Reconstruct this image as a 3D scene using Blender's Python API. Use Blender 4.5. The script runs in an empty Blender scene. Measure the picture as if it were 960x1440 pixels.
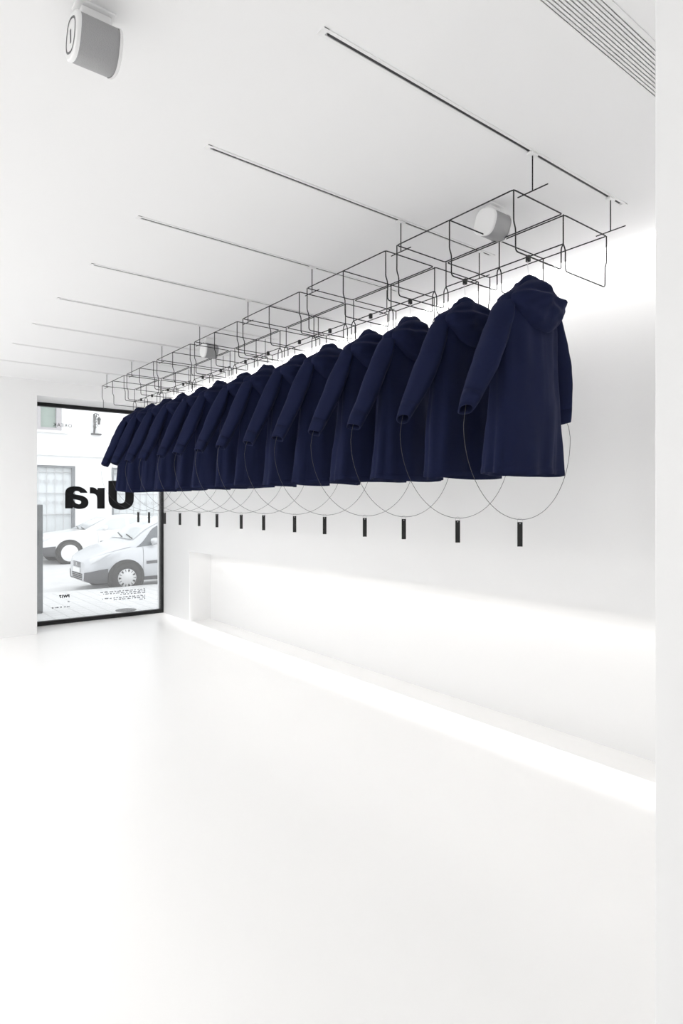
import bpy, math, random
import numpy as np
from mathutils import Vector, Matrix, noise

C = bpy.context.scene.collection
PI = math.pi
CH = 1.545                      # camera height above the floor
CEIL = CH + 1.477               # ceiling height
YAW = 0.663

# ------------------------------------------------------------------ materials
def mat(name, col, rough=0.6, metal=0.0, spec=0.5, bump=0.0, bscale=200.0, sheen=0.0, vary=0.0, vscale=3.0, coat=0.0):
    m = bpy.data.materials.new(name); m.use_nodes = True
    nt = m.node_tree; b = nt.nodes['Principled BSDF']
    b.inputs['Base Color'].default_value = (*col, 1)
    b.inputs['Roughness'].default_value = rough
    b.inputs['Metallic'].default_value = metal
    b.inputs['Specular IOR Level'].default_value = spec
    if coat: b.inputs['Coat Weight'].default_value = coat; b.inputs['Coat Roughness'].default_value = 0.08
    if sheen:
        b.inputs['Sheen Weight'].default_value = sheen
        b.inputs['Sheen Roughness'].default_value = 0.5
        b.inputs['Sheen Tint'].default_value = (0.55, 0.6, 0.95, 1)
    tc = nt.nodes.new('ShaderNodeTexCoord')
    if bump:
        n = nt.nodes.new('ShaderNodeTexNoise'); n.inputs['Scale'].default_value = bscale; n.inputs['Detail'].default_value = 3
        bp = nt.nodes.new('ShaderNodeBump'); bp.inputs['Strength'].default_value = bump; bp.inputs['Distance'].default_value = 0.002
        nt.links.new(tc.outputs['Object'], n.inputs['Vector'])
        nt.links.new(n.outputs['Fac'], bp.inputs['Height']); nt.links.new(bp.outputs['Normal'], b.inputs['Normal'])
    if vary:
        n2 = nt.nodes.new('ShaderNodeTexNoise'); n2.inputs['Scale'].default_value = vscale
        r = nt.nodes.new('ShaderNodeMapRange'); r.inputs['To Min'].default_value = 1 - vary; r.inputs['To Max'].default_value = 1 + vary
        mx = nt.nodes.new('ShaderNodeMix'); mx.data_type = 'RGBA'; mx.blend_type = 'MULTIPLY'; mx.inputs['Factor'].default_value = 1
        mx.inputs['A'].default_value = (*col, 1)
        nt.links.new(tc.outputs['Object'], n2.inputs['Vector']); nt.links.new(n2.outputs['Fac'], r.inputs['Value'])
        nt.links.new(r.outputs['Result'], mx.inputs['B']); nt.links.new(mx.outputs['Result'], b.inputs['Base Color'])
    return m

M = {}
M['wall'] = mat('white_plaster', (0.86, 0.86, 0.86), 0.8, spec=0.3, bump=0.08, bscale=60, vary=0.01, vscale=1.5)
M['ceil'] = mat('white_ceiling_paint', (0.87, 0.87, 0.872), 0.85, spec=0.2, bump=0.04, bscale=80)
M['floor'] = mat('white_epoxy', (0.93, 0.925, 0.918), 0.32, spec=0.5, bump=0.01, bscale=8, vary=0.008, vscale=0.8)
M['black'] = mat('black_metal', (0.012, 0.012, 0.013), 0.45, spec=0.4, bump=0.03)
M['frame'] = mat('dark_frame_metal', (0.013, 0.013, 0.014), 0.5, spec=0.25, bump=0.02)
M['vinyl'] = mat('black_vinyl', (0.006, 0.006, 0.007), 0.6, spec=0.2, bump=0.01)
M['leather'] = mat('black_leather', (0.010, 0.010, 0.010), 0.55, spec=0.4, bump=0.25, bscale=300)
M['steel'] = mat('steel_wire', (0.55, 0.55, 0.56), 0.3, metal=1.0, bump=0.01)
M['cable'] = mat('dark_steel_cable', (0.07, 0.07, 0.075), 0.35, metal=0.6, bump=0.02)
M['wplastic'] = mat('white_plastic', (0.84, 0.84, 0.84), 0.4, bump=0.02)
M['slot'] = mat('track_conductor_grey', (0.035, 0.035, 0.037), 0.5, bump=0.02)
M['grille'] = mat('speaker_grille_grey', (0.35, 0.35, 0.355), 0.5, metal=0.2, bump=0.5, bscale=350)
M['ring'] = mat('grey_ring', (0.12, 0.12, 0.125), 0.5, bump=0.02)
M['cloth'] = mat('navy_waxed_cotton', (0.0100, 0.0136, 0.0415), 0.85, spec=0.09, bump=0.35, bscale=420, sheen=0.02, vary=0.12, vscale=7)
M['lining'] = mat('black_lining', (0.006, 0.006, 0.012), 0.8, spec=0.1, bump=0.1)
M['facade'] = mat('white_stucco', (0.84, 0.84, 0.84), 0.9, bump=0.15, bscale=20, vary=0.02)
M['stone'] = mat('pale_stone', (0.74, 0.74, 0.74), 0.85, bump=0.1, bscale=15)
M['wframe'] = mat('grey_painted_wood', (0.42, 0.40, 0.41), 0.6, bump=0.05)
M['barpaint'] = mat('pale_grey_bar_paint', (0.58, 0.58, 0.59), 0.6, bump=0.03)
M['greenglass'] = mat('green_window_glass', (0.30, 0.36, 0.32), 0.1, vary=0.2, vscale=2)
M['dooriron'] = mat('grey_iron', (0.22, 0.23, 0.24), 0.5, bump=0.05)
M['doorglass'] = mat('pale_door_glass', (0.70, 0.73, 0.74), 0.2, vary=0.05)
M['iron'] = mat('black_wrought_iron', (0.05, 0.05, 0.05), 0.5, bump=0.1)
M['asphalt'] = mat('grey_asphalt', (0.55, 0.55, 0.55), 0.9, bump=0.4, bscale=60, vary=0.15, vscale=3)
M['kerb'] = mat('granite_kerb', (0.55, 0.55, 0.55), 0.8, bump=0.1, vary=0.08)
M['silver'] = mat('silver_paint', (0.52, 0.53, 0.55), 0.3, metal=0.25, coat=0.6, bump=0.0, vary=0.01)
M['whitecar'] = mat('white_paint', (0.80, 0.80, 0.80), 0.3, coat=0.6, vary=0.01)
M['rubber'] = mat('black_rubber', (0.035, 0.033, 0.031), 0.8, bump=0.1)
M['bumperplastic'] = mat('grey_bumper_plastic', (0.10, 0.10, 0.105), 0.7, bump=0.1)
M['carglass'] = mat('dark_car_glass', (0.12, 0.13, 0.14), 0.08, vary=0.1)
M['palecarglass'] = mat('pale_windscreen_glass', (0.55, 0.57, 0.58), 0.1, vary=0.1)
M['lamp'] = mat('headlamp_lens', (0.62, 0.63, 0.64), 0.15, bump=0.2, bscale=40)
M['hub'] = mat('silver_hubcap', (0.58, 0.58, 0.58), 0.35, metal=0.3, bump=0.02)
M['postgrey'] = mat('grey_post_paint', (0.16, 0.165, 0.17), 0.5, bump=0.05)
M['cover'] = mat('cast_iron_cover', (0.09, 0.09, 0.09), 0.7, bump=0.4, bscale=40)

# paving: pale square tiles laid diagonally
def paving():
    m = mat('pale_paving', (0.80, 0.80, 0.80), 0.85, bump=0)
    nt = m.node_tree; b = nt.nodes['Principled BSDF']
    tc = nt.nodes.new('ShaderNodeTexCoord'); mp = nt.nodes.new('ShaderNodeMapping')
    mp.inputs['Rotation'].default_value = (0, 0, 0.0)
    br = nt.nodes.new('ShaderNodeTexBrick'); br.offset = 0.0
    br.inputs['Scale'].default_value = 1.0
    br.inputs['Color1'].default_value = (0.58, 0.58, 0.58, 1); br.inputs['Color2'].default_value = (0.55, 0.55, 0.55, 1)
    br.inputs['Mortar'].default_value = (0.42, 0.42, 0.42, 1)
    br.inputs['Mortar Size'].default_value = 0.009
    br.inputs['Brick Width'].default_value = 0.20; br.inputs['Row Height'].default_value = 0.20
    nt.links.new(tc.outputs['Object'], mp.inputs['Vector']); nt.links.new(mp.outputs['Vector'], br.inputs['Vector'])
    nt.links.new(br.outputs['Color'], b.inputs['Base Color'])
    return m
M['paving'] = paving()

# glass with a whitish film painting the veil of haze over the street
def glass():
    m = bpy.data.materials.new('veiled_shop_glass'); m.use_nodes = True
    nt = m.node_tree; nt.nodes.clear()
    out = nt.nodes.new('ShaderNodeOutputMaterial')
    tr = nt.nodes.new('ShaderNodeBsdfTransparent'); tr.inputs['Color'].default_value = (0.97, 0.98, 0.985, 1)
    di = nt.nodes.new('ShaderNodeBsdfDiffuse'); di.inputs['Color'].default_value = (0.95, 0.95, 0.95, 1)
    tl = nt.nodes.new('ShaderNodeBsdfTranslucent'); tl.inputs['Color'].default_value = (0.95, 0.95, 0.95, 1)
    ad = nt.nodes.new('ShaderNodeMixShader'); ad.inputs['Fac'].default_value = 0.5
    n = nt.nodes.new('ShaderNodeTexNoise'); n.inputs['Scale'].default_value = 1.3
    tc = nt.nodes.new('ShaderNodeTexCoord')
    r = nt.nodes.new('ShaderNodeMapRange'); r.inputs['To Min'].default_value = 0.06; r.inputs['To Max'].default_value = 0.095
    mx = nt.nodes.new('ShaderNodeMixShader')
    gl = nt.nodes.new('ShaderNodeBsdfGlossy'); gl.inputs['Roughness'].default_value = 0.02
    fr = nt.nodes.new('ShaderNodeFresnel'); fr.inputs['IOR'].default_value = 1.3
    m2 = nt.nodes.new('ShaderNodeMixShader')
    L = nt.links.new
    L(tc.outputs['Object'], n.inputs['Vector']); L(n.outputs['Fac'], r.inputs['Value']); L(r.outputs['Result'], mx.inputs['Fac'])
    L(di.outputs[0], ad.inputs[1]); L(tl.outputs[0], ad.inputs[2])
    L(tr.outputs[0], mx.inputs[1]); L(ad.outputs[0], mx.inputs[2])
    L(fr.outputs[0], m2.inputs['Fac']); L(mx.outputs[0], m2.inputs[1]); L(gl.outputs[0], m2.inputs[2])
    L(m2.outputs[0], out.inputs['Surface'])
    return m
M['glass'] = glass()

# ------------------------------------------------------------------ helpers
class MB:
    """collects verts and faces of one mesh"""
    def __init__(s): s.v = []; s.f = []
    def add(s, vs, fs):
        o = len(s.v); s.v += [tuple(float(c) for c in p) for p in vs]; s.f += [tuple(i + o for i in f) for f in fs]
    def box(s, x0, x1, y0, y1, z0, z1):
        vs = [(x, y, z) for x in (x0, x1) for y in (y0, y1) for z in (z0, z1)]
        s.add(vs, [(0, 1, 3, 2), (4, 6, 7, 5), (0, 4, 5, 1), (2, 3, 7, 6), (0, 2, 6, 4), (1, 5, 7, 3)])
    def quad(s, a, b, c, d): s.add([a, b, c, d], [(0, 1, 2, 3)])
    def grid(s, rows, close_u=False, flip=False):
        n = len(rows[0]); vs = [p for r in rows for p in r]; fs = []
        for i in range(len(rows) - 1):
            for j in range(n if close_u else n - 1):
                a = i * n + j; b = i * n + (j + 1) % n; c = (i + 1) * n + (j + 1) % n; d = (i + 1) * n + j
                fs.append((d, c, b, a) if flip else (a, b, c, d))
        s.add(vs, fs)
    def cap(s, ring, flip=False):
        f = tuple(range(len(ring))); s.add(ring, [f[::-1] if flip else f])
    def tube(s, pts, r, sides=8, fillet=0.0, closed=False):
        P = [Vector(p) for p in pts]
        if fillet > 0: P = round_corners(P, fillet, closed)
        n = len(P); rings = []
        t0 = (P[1] - P[0]).normalized()
        up = Vector((0, 0, 1)) if abs(t0.z) < 0.9 else Vector((1, 0, 0))
        nrm = t0.cross(up).normalized()
        for i in range(n):
            if closed: t = (P[(i + 1) % n] - P[i - 1]).normalized()
            elif i == 0: t = t0
            elif i == n - 1: t = (P[-1] - P[-2]).normalized()
            else: t = ((P[i] - P[i - 1]).normalized() + (P[i + 1] - P[i]).normalized()).normalized()
            nrm = (nrm - t * nrm.dot(t)).normalized(); bi = t.cross(nrm)
            rings.append([P[i] + nrm * (r * math.cos(a)) + bi * (r * math.sin(a)) for a in [2 * PI * k / sides for k in range(sides)]])
        if closed: rings.append(rings[0])
        s.grid(rings, close_u=True)
        if not closed: s.cap(rings[0], True); s.cap(rings[-1])
    def cyl(s, c, ax, r0, r1, h, sides=24, caps=True):
        c = Vector(c); ax = Vector(ax).normalized()
        q = Vector((0, 0, 1)).rotation_difference(ax)
        A = [c + q @ Vector((r0 * math.cos(2 * PI * k / sides), r0 * math.sin(2 * PI * k / sides), 0)) for k in range(sides)]
        B = [c + q @ Vector((r1 * math.cos(2 * PI * k / sides), r1 * math.sin(2 * PI * k / sides), h)) for k in range(sides)]
        s.grid([A, B], close_u=True)
        if caps: s.cap(A, True); s.cap(B)
    def lathe(s, c, ax, prof, sides=32):
        c = Vector(c); q = Vector((0, 0, 1)).rotation_difference(Vector(ax).normalized())
        rows = [[c + q @ Vector((r * math.cos(2 * PI * k / sides), r * math.sin(2 * PI * k / sides), h)) for k in range(sides)] for r, h in prof]
        s.grid(rows, close_u=True)
    def build(s, name, m, parent=None, smooth=False, bevel=0.0):
        me = bpy.data.meshes.new(name); me.from_pydata(s.v, [], s.f); me.update()
        o = bpy.data.objects.new(name, me); C.objects.link(o)
        if m: me.materials.append(m)
        if smooth:
            for p in me.polygons: p.use_smooth = True
        if parent: o.parent = parent
        if bevel:
            bv = o.modifiers.new('bevel', 'BEVEL'); bv.width = bevel; bv.segments = 2; bv.limit_method = 'ANGLE'
        return o

def round_corners(P, r, closed=False):
    out = []; n = len(P)
    for i in range(n):
        if not closed and i in (0, n - 1): out.append(P[i]); continue
        a, b, c = P[i - 1], P[i], P[(i + 1) % n]
        d1, d2 = (a - b), (c - b); rr = min(r, d1.length * 0.48, d2.length * 0.48)
        s, e = b + d1.normalized() * rr, b + d2.normalized() * rr
        for k in range(5):
            t = k / 4; out.append(s * (1 - t) ** 2 + b * 2 * t * (1 - t) + e * t * t)
    return out

def tag(o, label=None, cat=None, group=None, kind=None):
    if label: o['label'] = label
    if cat: o['category'] = cat
    if group: o['group'] = group
    if kind: o['kind'] = kind
    return o
def empty(name, loc, rz=0.0):
    o = bpy.data.objects.new(name, None); C.objects.link(o); o.location = loc; o.rotation_euler = (0, 0, rz); o.empty_display_size = 0.1
    return o
ORD = ['first', 'second', 'third', 'fourth', 'fifth', 'sixth', 'seventh', 'eighth', 'ninth', 'tenth', 'eleventh', 'twelfth', 'thirteenth', 'fourteenth']

# ------------------------------------------------------------------ room shell
XL, XW, XB = -2.8, 3.475, 3.78           # left wall, right wall face, back of the niche
YN, YF, YG = -3.0, 8.07, 8.60            # rear wall, window wall, glass
XJ = 1.712                               # left jamb of the window
ZN = CH - 0.622                          # top of the niche
YNI = 7.70                               # far end of the niche
ZS = CH + 1.294                          # window soffit
XE = 3.413                               # edge of the ceiling
PX, PY = 1.20, 0.568                     # near right pier

f = MB(); f.box(XL - 0.2, XB, YN - 0.2, YG + 0.09, -0.12, 0.0)
tag(f.build('floor', M['floor']), 'glossy white seamless floor', 'floor', kind='structure')

TRK_Y = [1.57 + 0.8 * k for k in range(8)]
TX0, TX1, THW = 1.165, 2.97, 0.019
VX0, VX1, VY0, VY1 = 0.85, 2.95, 0.961, 1.081
# ceiling with openings for the tracks and the air slot
cm = MB()
ycuts = sorted([YN, YF, VY0, VY1] + [y + s * THW for y in TRK_Y for s in (-1, 1)])
for a, b in zip(ycuts[:-1], ycuts[1:]):
    mid = (a + b) / 2; holes = []
    if VY0 < mid < VY1: holes = [(VX0, VX1)]
    elif any(abs(mid - y) < THW for y in TRK_Y): holes = [(TX0, TX1)]
    xs = [XL] + [v for h in holes for v in h] + [XE]
    for i in range(0, len(xs), 2): cm.box(xs[i], xs[i + 1], a, b, CEIL, CEIL + 0.02)
tag(cm.build('ceiling', M['ceil']), 'flat white ceiling', 'ceiling', kind='structure')
rm = MB(); rm.box(XL - 0.2, 3.95, YN - 0.2, 8.75, CEIL + 0.26, CEIL + 0.40)
tag(rm.build('ceiling_roof_slab', M['ceil']), 'roof slab above the ceiling', 'ceiling', kind='structure')

w = MB(); w.box(XW, 3.95, YN, 8.72, ZN, CEIL + 0.26); w.box(XW, 3.95, YNI, 8.72, 0, ZN); w.box(XB, 3.95, YN, YNI, 0, ZN)
tag(w.build('wall_right', M['wall']), 'white right wall with a long low lit niche', 'wall', kind='structure')
w = MB(); w.box(XL - 0.2, XJ, YF, 8.72, 0, CEIL + 0.26); w.box(XJ, XW, YF, 8.72, ZS, CEIL + 0.26)
tag(w.build('wall_far', M['wall']), 'white wall around the shop window', 'wall', kind='structure')
w = MB(); w.box(PX, 3.475, YN, PY, 0, CEIL)
tag(w.build('wall_near', M['wall'], bevel=0.002), 'white pier at the right edge of the picture', 'wall', kind='structure')
# left wall with an opening added to let sky light in, behind the picture's left edge
w = MB(); LW = [(5.4, 7.2)]
ys = [YN] + [v for p in LW for v in p] + [YF]
for i in range(0, len(ys), 2): w.box(XL - 0.2, XL, ys[i], ys[i + 1], 0, CEIL + 0.26)
for a, b in LW: w.box(XL - 0.2, XL, a, b, 2.75, CEIL + 0.26); w.box(XL - 0.2, XL, a, b, 0, 0.08)
tag(w.build('wall_left', M['wall']), 'white left wall with an added opening for sky light', 'wall', kind='structure')
w = MB(); RW = (-0.6, 0.4)  # unseen doorway-sized gap, added so more sky light enters
w.box(XL - 0.2, RW[0], YN - 0.2, YN, 0, CEIL + 0.26); w.box(RW[1], 3.95, YN - 0.2, YN, 0, CEIL + 0.26); w.box(RW[0], RW[1], YN - 0.2, YN, 2.2, CEIL + 0.26)
tag(w.build('wall_rear', M['wall']), 'white rear wall with a wide opening', 'wall', kind='structure')

# ------------------------------------------------------------------ shop window
win = empty('window_1', (0, 0, 0)); tag(win, 'black framed shop window with mirrored lettering', 'window', kind='structure')
fb = MB(); FY0, FY1 = YG - 0.03, YG + 0.04
fb.box(XJ - 0.04, XW, FY0, FY1, 0, 0.052); fb.box(XJ - 0.04, XW, FY0, FY1, ZS - 0.046, ZS)
fb.box(XW - 0.035, XW, FY0, FY1, 0.052, ZS - 0.046); fb.box(XJ - 0.04, XJ + 0.01, FY0, FY1, 0.052, ZS - 0.046)
fb.build('window_frame', M['frame'], win)
g = MB(); g.box(XJ, XW - 0.03, YG + 0.004, YG + 0.012, 0.045, ZS - 0.04); g.build('glass_pane', M['glass'], win)
g = MB(); g.box(XW - 0.030, XW - 0.001, FY1 + 0.03, 8.72, 0.0, ZS); g.build('outer_jamb', M['stone'], win)

# big mirrored letters, traced and put on the pane (x runs to the right in the room)
fpx, v0 = 876.9, 709.06
def pane(u, v, y=YG - 0.001):
    l = (u - 480) / fpx; t = (v0 - v) / fpx
    d = (math.sin(YAW) + l * math.cos(YAW), math.cos(YAW) - l * math.sin(YAW), t)
    k = y / d[1]; return (d[0] * k, y, CH + t * k)
def smooth_loop(pts, corner_deg=50, it=2):
    P = [Vector(p) for p in pts]
    for _ in range(it):
        Q = []; n = len(P)
        for i in range(n):
            a, b, c = P[i - 1], P[i], P[(i + 1) % n]
            ang = math.degrees((b - a).angle(c - b)) if (b - a).length > 1e-9 and (c - b).length > 1e-9 else 0
            if ang > corner_deg: Q.append(b)
            else: Q.append(b * 0.75 + a * 0.25); Q.append(b * 0.75 + c * 0.25)
        P = Q
    return P
def letter(loops, name):
    cu = bpy.data.curves.new(name, 'CURVE'); cu.dimensions = '2D'; cu.fill_mode = 'BOTH'; cu.extrude = 0.0008
    for lp in loops:
        pts = smooth_loop([(a, b, 0) for a, b in lp])
        sp = cu.splines.new('POLY'); sp.points.add(len(pts) - 1); sp.use_cyclic_u = True
        for q, p in zip(sp.points, pts):
            X = pane(84 + p.x / 8.276, 670 + p.y / 8.276); q.co = (X[0], X[2], 0, 1)
    return curve_mesh(cu, name)
def curve_mesh(cu, name):
    o = bpy.data.objects.new(name + '_tmp', cu); C.objects.link(o)
    dg = bpy.context.evaluated_depsgraph_get(); dg.update()
    me = bpy.data.meshes.new_from_object(o.evaluated_get(dg))
    bpy.data.objects.remove(o); bpy.data.curves.remove(cu)
    me.name = name
    return me
A_OUT = [(62, 372), (62, 190), (68, 160), (90, 132), (130, 117), (190, 113), (240, 120), (285, 143), (312, 168), (322, 192), (238, 192), (228, 178), (205, 169), (178, 172), (162, 185), (158, 203), (200, 212), (250, 220), (295, 238), (325, 265), (337, 300), (330, 335), (305, 362), (265, 377), (220, 380), (180, 373), (155, 356), (150, 372)]
A_IN = [(158, 264), (195, 272), (232, 278), (250, 295), (242, 318), (215, 325), (180, 305), (163, 285)]
R_OUT = [(350, 125), (350, 198), (385, 198), (415, 208), (430, 228), (435, 255), (435, 375), (523, 375), (523, 133), (440, 133), (437, 158), (420, 138), (395, 127), (370, 124)]
U_OUT = [(565, 49), (665, 49), (665, 270), (670, 292), (685, 308), (712, 314), (738, 308), (755, 292), (762, 265), (762, 47), (862, 46), (862, 270), (855, 310), (835, 345), (800, 372), (760, 385), (712, 389), (665, 384), (620, 367), (590, 340), (572, 307), (565, 270)]
for loops in ([A_OUT, A_IN], [R_OUT], [U_OUT]):
    me = letter(loops, 'window_letter'); me.materials.append(M['vinyl'])
    o = bpy.data.objects.new('window_letter', me); C.objects.link(o); o.parent = win
    o.rotation_euler = (PI / 2, 0, 0); o.location = (0, YG - 0.001, 0)
def text(s, xr, z, size, bold=0.0, name='window_lettering', spacing=1.0):
    """mirrored line of writing on the pane; xr is where the line starts (its right end as seen from inside)"""
    cu = bpy.data.curves.new(name, 'FONT'); cu.body = s; cu.size = size; cu.offset = bold; cu.space_character = spacing; cu.extrude = 0.0004
    cu.resolution_u = 2
    me = curve_mesh(cu, name); me.materials.append(M['vinyl'])
    for v in me.vertices: v.co = (-v.co.x, 0, v.co.y) if abs(v.co.z) < 1e9 else v.co
    o = bpy.data.objects.new(name, me); C.objects.link(o); o.parent = win
    o.location = (xr, YG + 0.0005, z)
    return o
text('FW17', 2.214, CH - 1.545 + 0.332, 0.050, bold=0.0032)
text('·OREAK', 2.272, CH + 1.003, 0.064, spacing=1.22)
# the small print is too small to read: rows of word-length strokes
def small_print(lines):
    m = MB(); rnd = random.Random(4)
    for xr, xl, z, h in lines:
        x = xr
        while x > xl + 0.02:
            wd = min(rnd.uniform(0.018, 0.060), x - xl); n = max(1, int(wd / 0.012)); q = x
            for _ in range(n):
                hh = h * rnd.choice((0.6, 0.6, 0.75, 1.0)); m.box(q - 0.0085, q, YG - 0.0005, YG + 0.001, z, z + hh); q -= 0.012
            x -= wd + 0.011
    o = m.build('small_print', M['vinyl'], win); o['kind'] = 'stuff'; return o
small_print([(2.214, 2.16, 0.268, 0.016), (2.214, 1.985, 0.205, 0.018)])
small_print([(3.218, 2.60, 0.350, 0.016), (3.218, 2.63, 0.326, 0.016), (3.218, 2.86, 0.302, 0.016), (3.218, 2.61, 0.262, 0.016), (3.218, 2.75, 0.238, 0.016), (3.218, 3.10, 0.214, 0.016)])

# ------------------------------------------------------------------ ceiling tracks
for k, y in enumerate(TRK_Y):
    t = empty('ceiling_track', (0, y, CEIL))
    which = 'nearest of eight' if k == 0 else ('farthest of eight, closest to the window' if k == 7 else ORD[k] + ' from the near end')
    tag(t, 'white recessed ceiling track with dark slot, ' + which, 'track', 'recessed tracks in the ceiling')
    m = MB(); fl = 0.003
    for s in (-1, 1):
        a, b = sorted((s * 0.0065, s * THW)); m.box(TX0 - 0.02, TX1 + 0.02, a, b, -fl, 0.0)
        a, b = sorted((s * 0.0065, s * 0.0085)); m.box(TX0, TX1, a, b, 0.0, 0.032)
        a, b = sorted((s * 0.0170, s * THW)); m.box(TX0, TX1, a, b, 0.0, 0.032)
    m.box(TX0, TX1, -THW, THW, 0.030, 0.036)
    m.build('track_housing', M['wplastic'], t)
    m = MB(); m.box(TX0 + 0.01, TX1 - 0.01, -0.0064, 0.0064, 0.0, 0.012); m.build('track_slot', M['slot'], t)
    for x in (TX0 - 0.022, TX1 + 0.002):
        m = MB(); m.box(x, x + 0.020, -THW, THW, -0.0034, 0.0); m.build('end_cap', M['wplastic'], t)

# ------------------------------------------------------------------ air slot diffuser
t = empty('air_vent', (0, 0, CEIL)); tag(t, 'white slatted linear air vent in the ceiling at top right', 'air vent')
m = MB(); n = 11; p = (VY1 - VY0) / n
for k in range(n):
    y = VY0 + p * (k + 0.5)
    vs = []
    for x in (VX0, VX1):
        vs += [(x, y - p * 0.33, 0.0), (x, y + p * 0.33, 0.0), (x, y + p * 0.42, 0.018), (x, y - p * 0.05, 0.018)]
    m.add(vs, [(0, 1, 5, 4), (1, 2, 6, 5), (2, 3, 7, 6), (3, 0, 4, 7), (0, 3, 2, 1), (4, 5, 6, 7)])
m.build('slats', M['wplastic'], t)
m = MB(); m.box(VX0, VX1, VY0, VY1, 0.045, 0.055); m.build('duct_back', M['ring'], t)
m = MB()
m.box(VX0 - 0.012, VX1 + 0.012, VY0 - 0.010, VY0, -0.003, 0.045); m.box(VX0 - 0.012, VX1 + 0.012, VY1, VY1 + 0.003, -0.002, 0.045)
m.box(VX0 - 0.012, VX0, VY0, VY1, -0.003, 0.045); m.box(VX1, VX1 + 0.012, VY0, VY1, -0.003, 0.045)
m.build('vent_rim', M['wplastic'], t)

# ------------------------------------------------------------------ speakers
def squircle(r, n=2.7, sides=40, rot=0.0):
    out = []
    for k in range(sides):
        a = 2 * PI * k / sides; c, s = math.cos(a), math.sin(a)
        d = (abs(c) ** n + abs(s) ** n) ** (-1 / n) * r
        out.append((d * math.cos(a + rot), d * math.sin(a + rot)))
    return out
def speaker(x, y, z, label, knob):
    """x is the left end; the body runs along x under a bracket"""
    t = empty('ceiling_speaker', (x, y, z)); tag(t, label, 'speaker', 'small ceiling speakers')
    L, R = 0.125, 0.064; rt = 0.35
    def ring(xx, r): return [(xx, a, b) for a, b in squircle(r, rot=rt)]
    m = MB(); rows = [ring(xx, r) for xx, r in ((0.006, R - 0.001), (0.010, R), (L - 0.010, R), (L - 0.006, R - 0.001))]
    m.grid(rows, close_u=True); m.build('grille', M['grille'], t, smooth=True)
    for a, b, e in ((0.008, 0.0, -0.004), (L - 0.008, L, L + 0.004)):
        m = MB(); rows = [ring(a, R + 0.0015), ring(b, R + 0.0015), ring(b + (e - b) * 0.7, R - 0.003), ring(e, R - 0.008), ring(e, R * 0.4)]
        m.grid(rows, close_u=True, flip=a < b); m.cap(rows[-1]); ec = m.build('end_cap', M['wplastic'], t, smooth=True)
        if knob and b == 0.0:
            m = MB(); m.grid([ring(-0.0045, R * 0.76), ring(-0.0052, R * 0.75), ring(-0.0052, R * 0.67), ring(-0.0045, R * 0.66)], close_u=True)
            m.build('control_ring', M['ring'], ec)
            m = MB(); m.box(-0.0056, -0.004, -0.004, 0.004, -0.022, 0.016); m.build('logo_bar', M['ring'], ec)
    m = MB(); top = CEIL - z
    m.box(0.022, L - 0.015, -0.014, 0.020, R - 0.008, top - 0.008)
    m.box(0.006, L - 0.006, -0.028, 0.032, top - 0.008, top)
    m.build('ceiling_bracket', M['wplastic'], t, bevel=0.003)
speaker(0.503, 1.925, CH + 1.372, 'grey and white cylindrical speaker on the bare ceiling at top left', True)
speaker(2.425, 1.97, CH + 1.380, 'grey and white speaker on the ceiling seen through the nearest rack', False)
speaker(2.43, 5.10, CH + 1.366, 'small grey and white speaker on the far ceiling behind the racks', False)

# ------------------------------------------------------------------ hanging racks
xl, xm, xr = 2.181, 2.547, 2.920
ZT, ZA, ZB = CH + 1.321, CH + 1.187, CH + 1.066
R1 = 0.0031
for k in range(7):
    oy = 1.619 + 0.8 * k
    t = empty('display_rack', (0, oy, 0))
    which = 'nearest of seven' if k == 0 else ('farthest of seven, in front of the window' if k == 6 else ORD[k] + ' from the near end')
    tag(t, 'black wire hanging rack frame, ' + which, 'clothes rack', 'wire racks hung in one line')
    ln = [0.0, 0.358, 0.715]
    for a, b in ((xl, xm - 0.009), (xm + 0.009, xr)):
        m = MB(); m.tube([(a, 0, ZT), (b, 0, ZT), (b, ln[2], ZT), (a, ln[2], ZT)], R1, 8, 0.014, True); m.build('top_frame', M['black'], t, smooth=True)
    m = MB(); m.tube([(xl, ln[1], ZT), (xr, ln[1], ZT)], R1, 8); m.build('cross_bar', M['black'], t, smooth=True)
    m = MB(); m.tube([(xm, -0.002, ZA), (xm, ln[2] + 0.002, ZA)], R1, 8); m.build('hanging_rail', M['black'], t, smooth=True)
    for y in ln:
        m = MB(); m.tube([(xm, y, ZT), (xm, y, ZA - 0.001)], R1, 8); m.build('centre_post', M['black'], t, smooth=True)
        for s, xo in ((1, xl), (-1, xr)):
            i0, i1 = xo, xm
            pts = [(xo, y, ZT), (xo, y, CH + 1.187), (xo + s * 0.013, y, CH + 1.163), (xo + s * 0.013, y, ZB), (xm - s * 0.017, y, ZB),
                   (xm - s * 0.017, y, CH + 1.163), (xm, y, ZA)]
            m = MB(); m.tube(pts, R1, 8, 0.018); m.build('drop_loop', M['black'], t, smooth=True)

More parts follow.
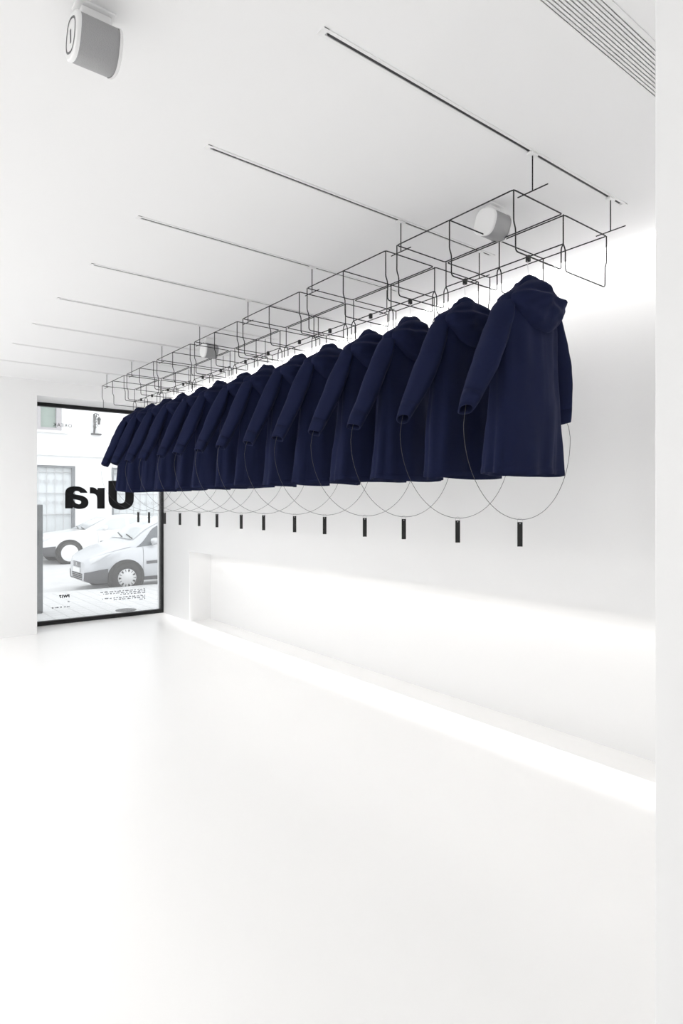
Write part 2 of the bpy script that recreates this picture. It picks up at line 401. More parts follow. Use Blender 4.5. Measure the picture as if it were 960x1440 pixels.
# rods that carry the racks from the tracks
for k, y in enumerate(TRK_Y):
    for x, side in ((2.243, 'left'), (2.869, 'right')):
        t = empty('suspension_rod', (x, y, CEIL))
        which = ('nearest track' if k == 0 else 'track closest to the window' if k == 7 else ORD[k] + ' track from the near end')
        tag(t, f'thin black T-ended rod, the {side} one on the {which}', 'rod', 'rods between tracks and racks')
        zb = ZT - CEIL - 0.0056
        m = MB(); m.tube([(0, 0, -0.012), (0, 0, zb)], 0.0028, 8); m.build('rod', M['black'], t, smooth=True)
        m = MB(); m.tube([(0, -0.074, zb), (0, 0.074, zb)], 0.0028, 8); m.build('tee_bar', M['black'], t, smooth=True)
        m = MB(); m.box(-0.024, 0.024, -0.013, 0.013, -0.014, -0.003); m.box(-0.02, 0.02, -0.006, 0.006, -0.003, 0.006); m.build('track_adapter', M['wplastic'], t, bevel=0.003)

# ------------------------------------------------------------------ coats
def interp(xs, ys, v): return float(np.interp(v, xs, ys))
def coat(y0, idx):
    rnd = random.Random(100 + idx); ph = [rnd.uniform(0, 6.28) for _ in range(12)]
    sway = rnd.uniform(-0.008, 0.008) if idx else 0.0
    t = empty('hooded_coat', (xm - 0.006, y0, CH), 0.0 if idx == 0 else math.radians(rnd.uniform(-3, 3)))
    which = 'nearest to the camera and fully in view' if idx == 0 else ('last of the row at the window end' if idx == 13 else ORD[idx] + ' from the near end of the row')
    tag(t, 'navy hooded coat on a hanger, ' + which, 'coat', 'navy hooded coats hanging in a row')
    # --- body
    N = 112
    zz = [1.055, 1.035, 1.015, 0.995, 0.975, 0.955, 0.93, 0.90, 0.86] + list(np.linspace(0.82, 0.14, 40))
    Z = [1.055, 1.035, 1.015, 0.995, 0.975, 0.955, 0.93, 0.90, 0.86, 0.80, 0.60, 0.40, 0.14]
    A = [0.060, 0.074, 0.102, 0.138, 0.174, 0.200, 0.206, 0.208, 0.210, 0.212, 0.226, 0.243, 0.268]
    B = [0.050, 0.055, 0.060, 0.064, 0.067, 0.070, 0.072, 0.075, 0.079, 0.084, 0.094, 0.099, 0.104]
    def body_pt(z, th, inset=0.0):
        a = interp(Z, A, z) if False else float(np.interp(-z, [-q for q in Z], A)); b = float(np.interp(-z, [-q for q in Z], B))
        c, s = math.cos(th), math.sin(th); n = 2.3
        d = (abs(c) ** n + abs(s) ** n) ** (-1 / n)
        x, y = a * d * c, b * d * s
        g = min(1.0, max(0.0, (1.0 - z) / 0.85)); amp = 0.002 + 0.0095 * g
        fold = (math.sin(3 * th + ph[0] + 0.7 * z) * 0.9 + math.sin(5 * th + ph[1] - 1.1 * z) * 0.75 + math.sin(8 * th + ph[2] + 2.0 * z) * 0.35
                + 0.5 * math.sin(13 * th + ph[3]) * math.sin(4 * z + ph[4]))
        wr = noise.noise(Vector((x * 7 + idx * 9.1, y * 7, z * 3.2))) * 0.010 * (0.4 + g) + noise.noise(Vector((x * 16 + idx * 5.3, y * 16, z * 11))) * 0.003
        k = amp * fold + wr - inset
        # centre back seam and side seams
        ct = (th - 1.5 * PI); k -= 0.0022 * math.exp(-(ct / 0.02) ** 2)
        for sd in (1.16 * PI, 1.84 * PI): k -= 0.0018 * math.exp(-((th - sd) / 0.02) ** 2)
        x += k * c * 1.0; y += k * s * 1.2
        hem = 0.0 if z > 0.2 else (0.2 - z) / 0.06 * (0.0045 * math.sin(2 * th + ph[5]) + 0.003 * math.sin(3 * th + ph[6]))
        lean = 0.010 * (1 - z) + sway * (1 - z)
        return (x, y + lean, z + hem)
    ths = [2 * PI * j / N for j in range(N)]
    m = MB(); rows = [[body_pt(z, th) for th in ths] for z in zz]
    lo = [[body_pt(z, th, 0.006) for th in ths] for z in (0.1405, 0.20, 0.32, 0.45)]
    m.grid(rows + lo, close_u=True, flip=True); m.cap(rows[0]); m.cap(lo[-1], True)
    body = m.build('coat_body', M['cloth'], t, smooth=True)
    # hem stitching band
    m = MB(); m.grid([[body_pt(z, th, -0.0012 if 0.146 < z < 0.168 else 0.001) for th in ths] for z in (0.171, 0.1675, 0.1470, 0.1435)], close_u=True, flip=True)
    m.build('hem_band', M['cloth'], body, smooth=True)
    # --- sleeves
    for s in (-1, 1):
        path = [Vector(p) for p in [(s * 0.110, 0.0, 0.955), (s * 0.158, 0.0, 0.936), (s * 0.180, 0.0, 0.908), (s * 0.197, 0.001, 0.865), (s * 0.230, 0.005, 0.785), (s * 0.266, 0.012, 0.70),
                (s * 0.297, 0.023, 0.62), (s * 0.336, 0.039, 0.53), (s * 0.382, 0.055, 0.425)]]
        fl_ = 0.0 if idx < 2 else 1.0
        wid = [0.010, 0.026, 0.038, 0.047, 0.055, 0.057, 0.053, 0.046 + 0.002 * fl_, 0.034 + 0.005 * fl_]; dep = [0.030, 0.050, 0.060, 0.067, 0.075, 0.077, 0.072, 0.061 + 0.004 * fl_, 0.042 + 0.012 * fl_]
        nn = 34; Q = []
        for i in range(nn):
            u = i / (nn - 1) * (len(path) - 1); j = min(int(u), len(path) - 2); w_ = u - j
            p0, p1, p2, p3 = path[max(j - 1, 0)], path[j], path[j + 1], path[min(j + 2, len(path) - 1)]
            p = 0.5 * ((2 * p1) + (p2 - p0) * w_ + (2 * p0 - 5 * p1 + 4 * p2 - p3) * w_ ** 2 + (3 * p1 - p0 - 3 * p2 + p3) * w_ ** 3)
            Q.append((p, float(np.interp(u, range(len(wid)), wid)), float(np.interp(u, range(len(dep)), dep))))
        NS = 40; rows = []; inner = []
        for i, (p, wd, dp) in enumerate(Q):
            tn = (Q[min(i + 1, nn - 1)][0] - Q[max(i - 1, 0)][0]).normalized()
            e1 = Vector((0, 1, 0)); e1 = (e1 - tn * e1.dot(tn)).normalized(); e2 = tn.cross(e1)
            g = i / (nn - 1); rw = []; ri = []
            for j in range(NS):
                a = 2 * PI * j / NS
                k = 1 + 0.045 * math.sin(3 * a + ph[7] + 2.5 * g * s) * g + 0.03 * math.sin(2 * a + 9 * g + ph[8])
                pw = 1.65 - 0.2 * fl_; le = (abs(math.cos(a)) ** pw + abs(math.sin(a)) ** pw) ** (-1 / pw)
                q = p + e1 * (dp * k * le * math.cos(a)) + e2 * (wd * k * le * math.sin(a))
                nz = noise.noise(q * 13 + Vector((idx * 4.7, s * 3.1, 0))) * 0.007 * (1 - 0.5 * g)
                rad = (q - p).normalized(); q = q + rad * nz; q.z -= ((0.018 if idx < 2 else 0.008) if s < 0 else 0.004) * g ** 9 * math.cos(a)
                rw.append(q); ri.append(q - rad * 0.006)
            rows.append(rw); inner.append(ri)
        m = MB(); m.grid(rows + inner[:-8:-1], close_u=True, flip=True); m.cap(inner[-7], True); m.cap(rows[0])
        # make the outside face outwards whatever the winding
        sl = m.build('sleeve', M['cloth'], t, smooth=True)
        # cuff seam
        cf = MB(); i0 = nn - 4
        cf.grid([[rows[i][j] + (rows[i][j] - Q[i][0]).normalized() * o for j in range(NS)] for i, o in [(i0, -0.001)] + [(q_, 0.0005) for q_ in range(i0, nn)] + [(nn - 1, -0.001)]], close_u=True, flip=True)
        cf.build('cuff', M['cloth'], sl, smooth=True)
    # --- collar: the gathered neck of the hood round the hanger
    NC = 64; rows = []
    for z, a, b in ((0.985, 0.112, 0.080), (1.01, 0.090, 0.074), (1.035, 0.074, 0.066), (1.058, 0.062, 0.056), (1.075, 0.047, 0.043), (1.083, 0.030, 0.028), (1.084, 0.013, 0.012)):
        rw = []
        for j in range(NC):
            th = 2 * PI * j / NC; g = min(1, (1.1 - z) / 0.08)
            k = 1 + 0.05 * g * math.sin(9 * th + ph[9]) + 0.05 * g * math.sin(5 * th + ph[10])
            wv = noise.noise(Vector((a * math.cos(th) * 22 + idx, b * math.sin(th) * 22, z * 14))) * 0.008
            rw.append((a * k * math.cos(th) + wv * math.cos(th), b * k * math.sin(th) + wv * math.sin(th) - 0.004, z + 0.006 * math.sin(2 * th + ph[11]) + wv * 0.4))
        rows.append(rw)
    m = MB(); m.grid(rows, close_u=True); m.cap(rows[-1]); m.build('collar', M['cloth'], t, smooth=True)
    # --- hood lying on the back, a pouch narrowing to a rounded tip
    T = [0.0, 0.08, 0.2, 0.35, 0.5, 0.65, 0.8, 0.92, 1.0]
    HW = [0.070, 0.128, 0.180, 0.184, 0.166, 0.138, 0.110, 0.064, 0.010]
    HD = [0.030, 0.060, 0.078, 0.092, 0.098, 0.094, 0.080, 0.052, 0.008]
    HZ = [1.052, 1.030, 0.995, 0.955, 0.915, 0.878, 0.842, 0.815, 0.803]
    NT, NA = 44, 56; rows = []
    for i in range(NT):
        tt = i / (NT - 1); hw, hd, hz = (float(np.interp(tt, T, q)) for q in (HW, HD, HZ)); rw = []
        for j in range(NA):
            a = 2 * PI * j / NA
            c, s = math.cos(a), math.sin(a); d = (abs(c) ** 2.4 + abs(s) ** 2.4) ** (-1 / 2.4)
            x = hw * d * c; y = -0.046 - 0.010 * tt + 0.92 * hd * d * s * (1.0 if s < 0 else 0.45)
            dz = -0.085 * (abs(x) / 0.18) ** 1.6 * (1 - tt) * 0.55           # top edge falls to the shoulders
            fl = 0.006 * math.sin(x * 48 + ph[0] + 5 * tt) * (1 - tt) + 0.005 * math.sin(x * 26 - 16 * tt + ph[1])
            fl += noise.noise(Vector((x * 17 + idx * 3.3, tt * 5, s))) * 0.010 + noise.noise(Vector((x * 34 + tt * 6, idx * 2.1, tt * 9))) * 0.004 + 0.004 * math.sin(46 * (0.75 * x - 0.16 * tt) + ph[2]) * min(1, 2.5 * tt) * (1 - tt)
            # rolled edge of the opening about a third of the way down
            rl = 0.016 * math.exp(-((tt - 0.22 - 0.10 * (1 - (x / 0.18) ** 2)) / 0.045) ** 2) - 0.012 * math.exp(-((tt - 0.11 - 0.10 * (1 - (x / 0.18) ** 2)) / 0.04) ** 2)
            if s < 0: y -= (fl + rl) * min(1, -s * 1.6)
            rw.append((x, y, hz + dz))
        rows.append(rw)
    m = MB(); m.grid(rows, close_u=True, flip=True); m.cap(rows[0]); m.cap(rows[-1], True)
    hood = m.build('hood', M['cloth'], t, smooth=True)
    m = MB(); m.tube([(0.0, rows[i][int(NA * 0.75)][1] - 0.0004, rows[i][int(NA * 0.75)][2]) for i in range(12, NT - 1)], 0.0007, 6)
    m.build('hood_seam', M['cloth'], hood, smooth=True)
    return t

COAT_Y = [1.807, 2.200, 2.612, 2.965, 3.389, 3.757, 4.192, 4.551, 4.990, 5.352, 5.785, 6.165, 6.600, 6.927]
def place(i):
    if i == 0: return 'at the near end'
    if i == 13: return 'last at the window end'
    return ORD[i] + ' from the near end'
for i, y in enumerate(COAT_Y):
    ct = coat(y, i)
    # hanger: hook and arms, hidden in the coat but for the hook
    t = empty('coat_hanger', (xm, y, CH)); tag(t, f'thin wire coat hanger hook above a navy coat, {place(i)}', 'hanger', 'wire hangers in the coats')
    m = MB(); pts = [(0.0, 0, 1.085), (0.0, 0, 1.10)] + [(-0.004 - 0.010 * math.sin(a), 0, 1.125 + 0.0) for a in ()]
    pts += [(0.001, 0, 1.12), (-0.004, 0, 1.145), (-0.008, 0, 1.165), (-0.004, 0, 1.1835), (0.0045, 0, 1.180), (0.008, 0, 1.166)]
    m.tube(pts, 0.0011, 6, 0.008); m.build('hook', M['steel'], t, smooth=True)
    m = MB(); m.cyl((0, 0, 1.083), (0, 0, 1), 0.0035, 0.0022, 0.010, 10)
    m.build('hook_ferrule', M['steel'], t, smooth=True)
    # clip on the rail
    t = empty('rail_clip', (xm, y, ZA)); tag(t, f'black clip on the rail above a coat, {place(i)}', 'clip', 'black clips on the rails')
    m = MB(); m.box(-0.008, 0.008, -0.010, 0.010, -0.024, 0.006); m.build('clip_body', M['black'], t, bevel=0.002)
    m = MB(); m.box(-0.010, -0.008, -0.006, 0.006, -0.020, 0.002); m.build('clip_lever', M['black'], t)
    # wire loop from cuff to cuff
    t = empty('wire_loop', (xm - 0.006, y + 0.030, CH), ct.rotation_euler.z); tag(t, f'thin dark wire loop hung between the cuffs of a coat, {place(i)}', 'wire', 'wire loops below the coats')
    pts = [(-0.376, 0.022, 0.47), (-0.392, 0.014, 0.44), (-0.408, 0.006, 0.405)] + [(-0.419 * math.cos(a), 0.004 * (1 - math.sin(a)), 0.35 - 0.424 * math.sin(a)) for a in np.linspace(0, PI, 44)] + [(0.408, 0.006, 0.405), (0.392, 0.014, 0.44), (0.376, 0.022, 0.47)]
    m = MB(); m.tube(pts, 0.0013, 6); m.build('wire', M['cable'], t, smooth=True)
    for s in (-1, 1):
        m = MB(); m.cyl((s * 0.376, 0.022, 0.468), (0, 0, 1), 0.003, 0.003, 0.012, 8); m.build('wire_end', M['steel'], t)
    # leather tag
    t = empty('hanging_tag', (xm - 0.022, y + 0.031, CH - 0.074), -0.75); tag(t, f'black strip tag on a ring hanging from a wire loop, {place(i)}', 'tag', 'black strip tags below the coats')
    m = MB(); m.tube([(0.011 * math.cos(a), 0, -0.006 + 0.013 * math.sin(a)) for a in np.linspace(-0.35, PI + 0.35, 16)], 0.0011, 6); m.build('ring', M['steel'], t, smooth=True)
    m = MB(); m.box(-0.0125, 0.0125, -0.0018, 0.0018, -0.130, -0.012); st = m.build('strip', M['leather'], t, bevel=0.001)
    m = MB(); m.cyl((0, -0.0022, -0.019), (0, -1, 0), 0.0028, 0.0024, 0.001, 12); m.build('rivet', M['steel'], st)

# ------------------------------------------------------------------ street
GZ, RZ = CH - 1.60, CH - 1.73
s = MB(); s.box(-14, 30, 8.74, 12.0, GZ - 0.3, GZ)
tag(s.build('pavement', M['paving']), 'pale tiled pavement outside the window', 'pavement', kind='structure')
s = MB(); s.box(-14, 30, 12.0, 12.13, GZ - 0.3, GZ + 0.002)
tag(s.build('kerb', M['kerb']), 'granite kerb along the near pavement', 'kerb', kind='structure')
s = MB(); s.box(-14, 30, 12.13, 20.9, RZ - 0.2, RZ)
tag(s.build('road', M['asphalt']), 'grey asphalt road', 'road', kind='structure')
s = MB(); s.box(-14, 30, 20.9, 22.0, RZ - 0.2, GZ)
tag(s.build('pavement_far', M['paving']), 'pavement across the street', 'pavement', kind='structure')

b = empty('building', (0, 22.0, 0)); tag(b, 'white building across the street with barred doors and a green-paned window', 'building')
m = MB()
doors = [(3.35, 5.85), (7.05, 9.4), (11.0, 13.2)]; ZD = CH + 1.28
xs = [-14] + [v for d in doors for v in d] + [30]
for i in range(0, len(xs), 2): m.box(xs[i], xs[i + 1], 0, 0.6, RZ, ZD)
WX0, WX1, WZ0, WZ1 = 3.4, 5.42, CH + 2.42, CH + 4.6
m.box(-14, 30, 0, 0.6, ZD, WZ0); m.box(-14, WX0, 0, 0.6, WZ0, WZ1); m.box(WX1, 30, 0, 0.6, WZ0, WZ1); m.box(-14, 30, 0, 0.6, WZ1, 9.5)
m.build('front_wall', M['facade'], b)
m = MB(); m.box(-14, 30, -0.10, 0, CH + 1.60, CH + 1.76); m.box(-14, 30, -0.05, 0, CH + 1.76, CH + 1.84); m.build('cornice', M['stone'], b)
for x0, x1 in doors:
    m = MB(); m.box(x0, x1, 0.18, 0.30, RZ, ZD); d = m.build('barred_door', M['doorglass'], b)
    m = MB(); wd = 0.09
    m.box(x0, x0 + wd, 0.05, 0.18, RZ, ZD); m.box(x1 - wd, x1, 0.05, 0.18, RZ, ZD); m.box(x0 + wd, x1 - wd, 0.05, 0.18, ZD - 0.07, ZD)
    m.build('door_frame', M['dooriron'], d)
    m = MB(); nb = 9
    for k in range(1, nb):
        x = x0 + wd + (x1 - x0 - 2 * wd) * k / nb; m.tube([(x, 0.12, RZ + 0.1), (x, 0.12, ZD - 0.07)], 0.014, 6)
        for zc in (CH - 0.95, CH + 0.05, CH + 0.75):
            for sg in (-1, 1):
                m.tube([(x + sg * (0.012 + 0.075 * math.sin(a)), 0.12, zc + 0.14 * a / PI - 0.07) for a in np.linspace(0, PI, 9)], 0.009, 5)
    for zc in (CH - 1.2, CH - 0.35, CH + 0.35, CH + 1.05): m.box(x0 + wd, x1 - wd, 0.10, 0.13, zc, zc + 0.03)
    m.build('bars', M['barpaint'], d, smooth=True)
m = MB(); m.box(WX0, WX1, 0.16, 0.2, WZ0, WZ1); wn = m.build('window', M['greenglass'], b)
m = MB()
for x in (WX0, 4.62, WX1 - 0.16): m.box(x, x + 0.16, 0.02, 0.155, WZ0 + 0.10, WZ1)
m.box(WX0, WX1, 0.01, 0.155, WZ0, WZ0 + 0.10)
m.build('casement', M['wframe'], wn)
m = MB(); m.box(WX0 - 0.1, WX1 + 0.18, -0.14, 0.02, WZ0 - 0.08, WZ0); m.build('sill', M['stone'], wn)

t = empty('wall_lantern', (6.45, 21.9, CH + 2.385)); tag(t, 'small dark wrought iron bracket lantern on the white building', 'lantern')
m = MB(); m.box(-0.10, 0.22, -0.02, 0.10, -0.02, 0.03); m.box(-0.018, 0.018, 0.03, 0.10, 0.0, 0.70); m.build('wall_plate', M['iron'], t)
m = MB()
m.tube([(0.0, 0.0, 0.05), (0.02, -0.05, 0.3), (0.0, -0.12, 0.55), (-0.02, -0.25, 0.66), (0.02, -0.4, 0.62)], 0.013, 6, 0.1)
for q in range(3): m.tube([(0.10 * math.cos(a) * (1 - a / 9), -0.06 - 0.03 * q, 0.25 + 0.18 * q + 0.10 * math.sin(a) * (1 - a / 9)) for a in np.linspace(0, 6.5, 18)], 0.010, 5)
m.build('scroll_arm', M['iron'], t, smooth=True)
m = MB(); m.lathe((0.02, -0.4, 0.28), (0, 0, 1), [(0.0, 0), (0.04, 0.01), (0.06, 0.18), (0.07, 0.19), (0.02, 0.26), (0.0, 0.28)], 8); m.build('lantern_body', M['iron'], t)

t = empty('parking_meter', (2.02, 9.99, GZ)); tag(t, 'tall grey parking meter pillar at the left edge of the window', 'parking meter')
m = MB(); m.box(-0.13, 0.165, -0.07, 0.07, 0, 1.595); m.build('pillar', M['postgrey'], t, bevel=0.01)
m = MB(); m.cyl((-0.01, -0.07, 1.40), (0, -1, 0), 0.09, 0.085, 0.012, 24); m.build('round_sign', M['stone'], t)
m = MB(); m.box(-0.11, 0.11, -0.078, -0.07, 1.00, 1.22); m.build('display', M['carglass'], t)
m = MB(); m.box(-0.15, 0.15, -0.09, 0.09, 0, 0.03); m.build('foot_plate', M['cover'], t)

t = empty('drain_cover', (3.23, 9.42, GZ)); tag(t, 'small round iron cover in the pavement by the window', 'drain cover')
m = MB(); m.lathe((0, 0, 0), (0, 0, 1), [(0.15, 0.0), (0.15, 0.006), (0.135, 0.008), (0.13, 0.004), (0.0, 0.004)], 28); m.build('iron_lid', M['cover'], t)
t = empty('cellar_grate', (1.86, 9.05, GZ)); tag(t, 'square grey cover plate in the pavement at the lower left window corner', 'cover plate')
m = MB(); m.box(-0.25, 0.16, -0.25, 0.16, 0, 0.004); m.build('plate', M['kerb'], t)
m = MB(); m.box(-0.27, 0.18, 0.16, 0.18, 0, 0.006); m.box(0.16, 0.18, -0.27, 0.18, 0, 0.006); m.build('plate_rim', M['cover'], t)

# ------------------------------------------------------------------ cars (nose towards -x, near side towards -y)
def car(x, y, P, paint, wheel_r, label, name, silver):
    """x is the nose, y the middle of the car"""
    t = empty(name, (x, y, RZ)); tag(t, label, 'car')
    S, ZTOP, ZBELT, ZBOT, W, WR = (np.array(q) for q in zip(*P)); Lc = float(S[-1])
    def sec(s):
        return [float(np.interp(s, S, q)) for q in (ZTOP, ZBELT, ZBOT, W, WR)]
    def ring(s, off=0.0):
        zt, zb, z0, w_, wr = sec(s); zm = z0 + (zb - z0) * 0.5
        half = [(0.0, z0), (0.6 * w_, z0), (0.93 * w_, z0 + 0.02), (0.985 * w_, z0 + 0.10), (1.0 * w_, zm), (0.995 * w_, zm + (zb - zm) * 0.6), (0.965 * w_, zb - 0.015), (0.945 * w_, zb + 0.01),
                (0.945 * w_ * 0.6 + wr * 0.4, zb + (zt - zb) * 0.40), (0.945 * w_ * 0.2 + wr * 0.8, zb + (zt - zb) * 0.78), (wr, zb + (zt - zb) * 0.90), (wr * 0.86, zb + (zt - zb) * 0.965), (wr * 0.5, zt - 0.004), (0.0, zt)]
        return half
    def pt(s, k, side):
        h = ring(s); i = min(int(k), len(h) - 2); q = k - i
        a = h[i][0] * (1 - q) + h[i + 1][0] * q; b = h[i][1] * (1 - q) + h[i + 1][1] * q
        return Vector((s, side * a, b))
    ss = sorted(set([0.0, 0.02, 0.05] + list(np.linspace(0.09, Lc - 0.09, 46)) + [Lc - 0.05, Lc - 0.02, Lc]))
    m = MB(); rows = []
    for s_ in ss:
        h = ring(s_); rows.append([(s_, -a, b) for a, b in h] + [(s_, a, b) for a, b in h[-2:0:-1]])
    m.grid(rows, close_u=True); m.cap(rows[0], True); m.cap(rows[-1])
    m.build('car_body', paint, t, smooth=True)
    def panel(nm, mt, s0, s1, k0, k1, side, off=0.008, ns=14, nk=8, shape=None, smooth=True):
        mm = MB(); rr = []
        for i in range(ns + 1):
            s_ = s0 + (s1 - s0) * i / ns; a, b_ = (k0, k1) if shape is None else shape(i / ns)
            r = []
            for j in range(nk + 1):
                p = pt(s_, a + (b_ - a) * j / nk, side); zt, zb, z0, w_, wr = sec(s_)
                nrm = Vector((0, p.y / max(w_, 0.1), (p.z - (z0 + 0.5 * (zt - z0))) / max(zt - z0, 0.1) * 1.6))
                e = pt(min(s_ + 0.03, Lc), a + (b_ - a) * j / nk, side) - pt(max(s_ - 0.03, 0), a + (b_ - a) * j / nk, side)
                nrm = nrm.normalized(); e.normalize(); nrm = (nrm - e * nrm.dot(e)).normalized()
                r.append(p + nrm * off)
            rr.append(r)
        mm.grid(rr, flip=side > 0)
        return mm.build(nm, mt, t, smooth=smooth)
    cw, rf = silver['cowl'], silver['roof']
    # windscreen, both halves in one mesh
    mm = MB()
    rr = []
    for i in range(15):
        s_ = cw + 0.03 + (rf - cw - 0.06) * i / 14; zt = sec(s_)[0]
        r = [pt(s_, k, -1) + Vector((-0.006, 0, 0.010)) for k in np.linspace(10.2, 13, 8)] + [pt(s_, k, 1) + Vector((-0.006, 0, 0.010)) for k in np.linspace(13, 10.2, 8)[1:]]
        rr.append(r)
    mm.grid(rr); ws = mm.build('windscreen', M['palecarglass'], t, smooth=True)
    mm = MB(); mm.tube([pt(cw + 0.04, 10.6, -1) + Vector((-0.01, 0, 0.025)), pt(cw + 0.10, 12.6, -1) + Vector((-0.01, 0, 0.03))], 0.012, 6)
    mm.tube([pt(cw + 0.04, 12.9, -1) + Vector((-0.01, 0, 0.025)), pt(cw + 0.12, 11.6, 1) + Vector((-0.01, 0, 0.03))], 0.012, 6)
    mm.build('wiper', M['rubber'], ws)
    for side in (-1, 1):
        sa, sb, sc, sd = silver['glass']
        panel('side_window', silver['sideglass'], sa, sb, 7.1, 9.4, side, 0.007, 20, 8, lambda u: (7.15, 7.2 + 2.2 * min(1.0, u * (sb - sa) / silver['rake'])))
        panel('side_window', silver['sideglass'], sc, sd, 7.15, 9.4, side, 0.007)
        # door outline and protective strip
        panel('door_seam', M['ring'], sa + 0.13, sa + 0.138, 3.2, 7.0, side, 0.004, 1, 10)
        panel('door_seam', M['ring'], sb + 0.02, sb + 0.028, 3.2, 7.0, side, 0.004, 1, 10)
        panel('side_strip', M['bumperplastic'], sa + 0.19, sb - 0.02, 4.05, 4.35, side, 0.016, 6, 2)
        panel('bonnet_seam', M['ring'], 0.16, cw - 0.04, 7.55, 7.72, side, 0.006, 10, 1)
        panel('sill_trim', M['bumperplastic'], silver['wx'][0] + wheel_r + 0.06, silver['wx'][1] - wheel_r - 0.06, 2.0, 3.0, side, 0.008, 6, 2)
        panel('headlamp', M['lamp'], 0.07, silver['hl'], 5.3, 7.3, side, 0.010, 10, 6, lambda u: (5.3 + 1.2 * u ** 2, 7.6 - 0.3 * u))
        panel('bumper', M['bumperplastic'], 0.0, silver['wx'][0] - wheel_r - 0.05, 2.0, 4.1, side, 0.014, 10, 6)
        # mirror
        mm = MB(); c = pt(sa + 0.34, 7.3, side) + Vector((0, side * 0.12, 0.06))
        mm.lathe(c + Vector((-0.08, 0, 0)), (1, 0, 0), [(0.0, 0), (0.045, 0.01), (0.065, 0.06), (0.065, 0.12), (0.0, 0.12)], 16)
        mm.tube([pt(sa + 0.34, 7.2, side), c], 0.02, 6); mm.build('wing_mirror', paint, t, smooth=True)
        for wx in silver['wx']:
            wy = side * (float(np.interp(wx, S, W)) + 0.004)
            mm = MB(); mm.cyl((wx, wy - side * 0.12, wheel_r + 0.01), (0, side, 0), wheel_r + 0.065, wheel_r + 0.06, 0.125, 40); mm.build('wheel_arch', M['rubber'], t)
            mm = MB(); mm.lathe((wx, wy - side * 0.10, wheel_r), (0, side, 0), [(wheel_r * 0.6, 0.0), (wheel_r * 0.97, 0.0), (wheel_r, 0.02), (wheel_r, 0.11), (wheel_r * 0.96, 0.125), (wheel_r * 0.70, 0.132), (wheel_r * 0.62, 0.120), (0.0, 0.118)], 40)
            wh = mm.build('wheel', M['rubber'], t, smooth=True)
            hr = wheel_r * silver['hubk']
            mm = MB(); mm.lathe((wx, wy + side * 0.016, wheel_r), (0, side, 0), [(hr, -0.002), (hr, 0.010), (hr * 0.92, 0.016), (hr * 0.68, 0.016), (hr * 0.62, 0.020), (hr * 0.2, 0.026), (0, 0.028)], 40)
            hc = mm.build('hubcap', silver['hubm'], wh, smooth=True)
            if silver['vents']:
                mm = MB()
                for q in range(14):
                    a = 2 * PI * q / 14; rr_ = hr * 0.80
                    c = Vector((wx + rr_ * math.cos(a), wy + side * 0.0335, wheel_r + rr_ * math.sin(a)))
                    ra = Vector((math.cos(a), 0, math.sin(a))); ta = Vector((-math.sin(a), 0, math.cos(a)))
                    k1, k2 = hr * 0.14, (hr * 0.12 if q % 2 else hr * 0.05)
                    mm.add([c - ra * k1 - ta * k2 * 0.5, c - ra * k1 + ta * k2 * 0.5, c + ra * k1 + ta * k2, c + ra * k1 - ta * k2], [(0, 1, 2, 3)])
                mm.build('hubcap_vents', M['rubber'], hc)
    # nose: grille, plate, lower intake
    zt, zb, z0, w_, wr = sec(0.03)
    mm = MB()
    for q in range(4): mm.box(-0.012, 0.03, -w_ * 0.42, w_ * 0.42, zb - 0.10 + q * 0.028, zb - 0.086 + q * 0.028)
    gr = mm.build('grille', M['bumperplastic'], t)
    mm = MB()                                                    # twin chevron emblem
    for q in (0.0, 0.03):
        mm.tube([(-0.018, -0.05, zb - 0.09 + q), (-0.018, 0, zb - 0.05 + q), (-0.018, 0.05, zb - 0.09 + q)], 0.007, 6)
    if silver['vents']: mm.build('emblem', M['hub'], gr)
    mm = MB(); mm.box(-0.022, 0.02, -0.22, 0.22, z0 + 0.17, z0 + 0.255); mm.build('number_plate', M['stone'], t)
    mm = MB()
    for q in range(4): mm.box(-0.018, 0.03, -w_ * 0.6, w_ * 0.6, z0 + 0.03 + q * 0.035, z0 + 0.045 + q * 0.035)
    mm.build('lower_intake', M['rubber'], t)
    return t
# s, top, belt, bottom, half width, half width of roof
HATCH = [(0.0, 0.60, 0.56, 0.24, 0.50, 0.42), (0.06, 0.69, 0.63, 0.20, 0.62, 0.52), (0.18, 0.76, 0.70, 0.19, 0.72, 0.60), (0.40, 0.85, 0.77, 0.19, 0.79, 0.66), (0.62, 0.92, 0.82, 0.20, 0.825, 0.68),
         (0.84, 1.00, 0.85, 0.20, 0.83, 0.70), (1.16, 1.26, 0.87, 0.20, 0.83, 0.66), (1.50, 1.43, 0.90, 0.20, 0.83, 0.60), (1.85, 1.51, 0.92, 0.20, 0.83, 0.57), (2.40, 1.53, 0.95, 0.20, 0.83, 0.56), (3.10, 1.48, 1.00, 0.21, 0.82, 0.55), (3.45, 1.30, 1.00, 0.25, 0.79, 0.56), (3.62, 1.02, 0.95, 0.30, 0.74, 0.60), (3.68, 0.70, 0.62, 0.34, 0.66, 0.56)]
car(3.50, 13.03, HATCH, M['silver'], 0.29, 'silver compact car parked at the kerb just outside the window', 'hatchback_car',
    dict(cowl=0.84, roof=1.62, glass=(0.90, 2.05, 2.15, 3.0), rake=0.42, sideglass=M['carglass'], wx=(0.70, 3.06), hl=0.42, hubk=0.62, hubm=M['hub'], vents=True))
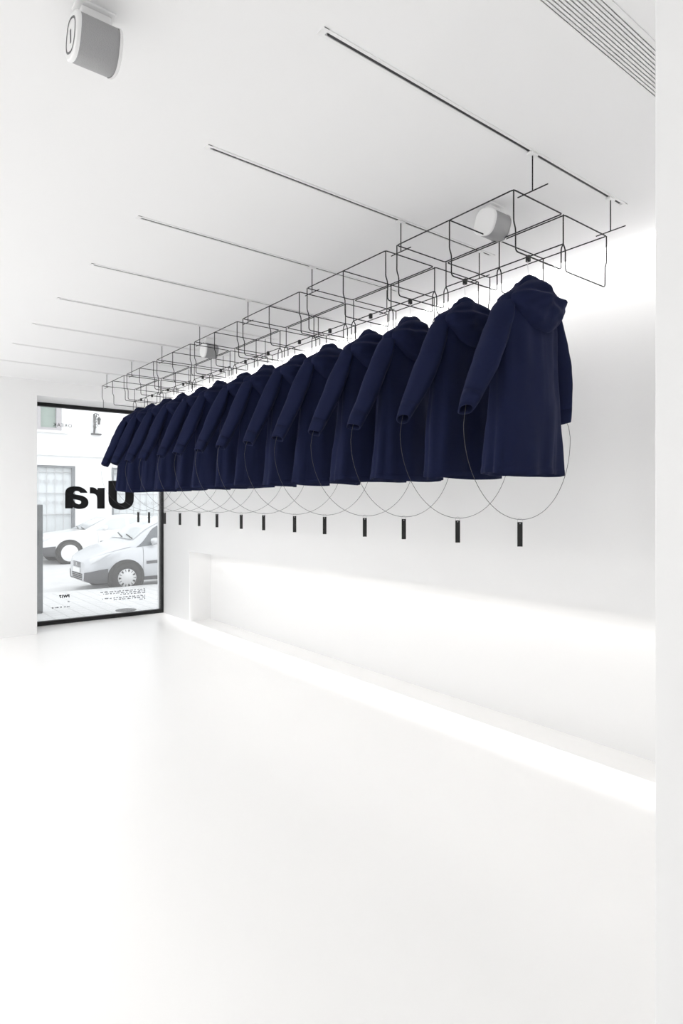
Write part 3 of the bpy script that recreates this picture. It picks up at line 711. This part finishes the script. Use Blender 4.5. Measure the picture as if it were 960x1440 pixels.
SALOON = [(0.0, 0.70, 0.64, 0.28, 0.60, 0.52), (0.08, 0.79, 0.72, 0.24, 0.72, 0.62), (0.35, 0.86, 0.79, 0.22, 0.80, 0.68), (0.9, 0.93, 0.86, 0.22, 0.82, 0.70),
          (1.25, 0.98, 0.90, 0.22, 0.82, 0.70), (1.65, 1.20, 0.92, 0.22, 0.82, 0.62), (2.0, 1.38, 0.93, 0.22, 0.82, 0.57), (2.7, 1.42, 0.94, 0.22, 0.82, 0.56), (3.3, 1.36, 0.95, 0.22, 0.81, 0.56), (3.75, 1.12, 0.95, 0.24, 0.79, 0.60), (4.1, 0.97, 0.92, 0.28, 0.76, 0.64), (4.2, 0.75, 0.68, 0.34, 0.70, 0.58)]
car(4.12, 19.85, SALOON, M['whitecar'], 0.32, 'white car parked across the street behind the silver one', 'saloon_car',
    dict(cowl=1.2, roof=1.95, glass=(1.45, 2.45, 2.55, 3.3), rake=0.6, sideglass=M['palecarglass'], wx=(0.78, 3.30), hl=0.36, hubk=0.80, hubm=M['whitecar'], vents=False))

# ------------------------------------------------------------------ light
W = bpy.data.worlds.new('overcast_sky'); bpy.context.scene.world = W; W.use_nodes = True
W.node_tree.nodes['Background'].inputs['Color'].default_value = (0.97, 0.985, 1.0, 1)
W.node_tree.nodes['Background'].inputs['Strength'].default_value = 1.95

def area(name, loc, rot, sx, sy, power, col=(1, 1, 1), portal=False, spread=None):
    l = bpy.data.lights.new(name, 'AREA'); l.shape = 'RECTANGLE'; l.size = sx; l.size_y = sy; l.energy = power; l.color = col
    if portal: l.cycles.is_portal = True
    if spread is not None: l.spread = spread
    o = bpy.data.objects.new(name, l); C.objects.link(o); o.location = loc; o.rotation_euler = rot
    return o
for a, b in LW: area('daylight_portal', (XL - 0.1, (a + b) / 2, 1.41), (0, -PI / 2, 0), 2.66, b - a, 1, portal=True)
area('daylight_portal', (sum(RW) / 2, YN - 0.1, 1.1), (PI / 2, 0, 0), RW[1] - RW[0], 2.2, 1, portal=True)
area('daylight_portal', ((XJ + XW) / 2, YG + 0.3, 1.4), (-PI / 2, 0, 0), 1.7, 2.8, 1, portal=True)
area('cove_led', (3.426, 3.85, CEIL + 0.24), (0, 0, 0), 0.022, 8.0, 150, (1.0, 0.985, 0.97))
for yc in (2.6, 4.6, 6.6): area('fill_light', (-1.2, yc, CEIL - 0.02), (0, 0, 0), 0.5, 1.6, 32, (1.0, 0.992, 0.98))  # added fill out of view, evens the light on floor and right wall
area('niche_led', (3.60, 3.95, ZN - 0.004), (0, 0.25, 0), 0.06, 7.2, 7, (1.0, 0.97, 0.93))

# ------------------------------------------------------------------ camera and view
cd = bpy.data.cameras.new('camera'); co = bpy.data.objects.new('camera', cd); C.objects.link(co)
co.location = (0, 0, CH); co.rotation_euler = (PI / 2, 0, -YAW)
cd.sensor_fit = 'VERTICAL'; cd.sensor_height = 36.0; cd.lens = 876.9 * 36 / 1440; cd.shift_y = -(720 - 709.06) / 1440
cd.clip_start = 0.02; cd.clip_end = 200
sc = bpy.context.scene; sc.camera = co
sc.view_settings.view_transform = 'Standard'; sc.view_settings.look = 'None'; sc.view_settings.gamma = 1.0
sc.view_settings.exposure = 0.2; sc.view_settings.use_curve_mapping = False
sc.cycles.max_bounces = 14; sc.cycles.diffuse_bounces = 9; sc.cycles.glossy_bounces = 4; sc.cycles.transparent_max_bounces = 16
sc.cycles.use_denoising = True; sc.cycles.sample_clamp_indirect = 6.0
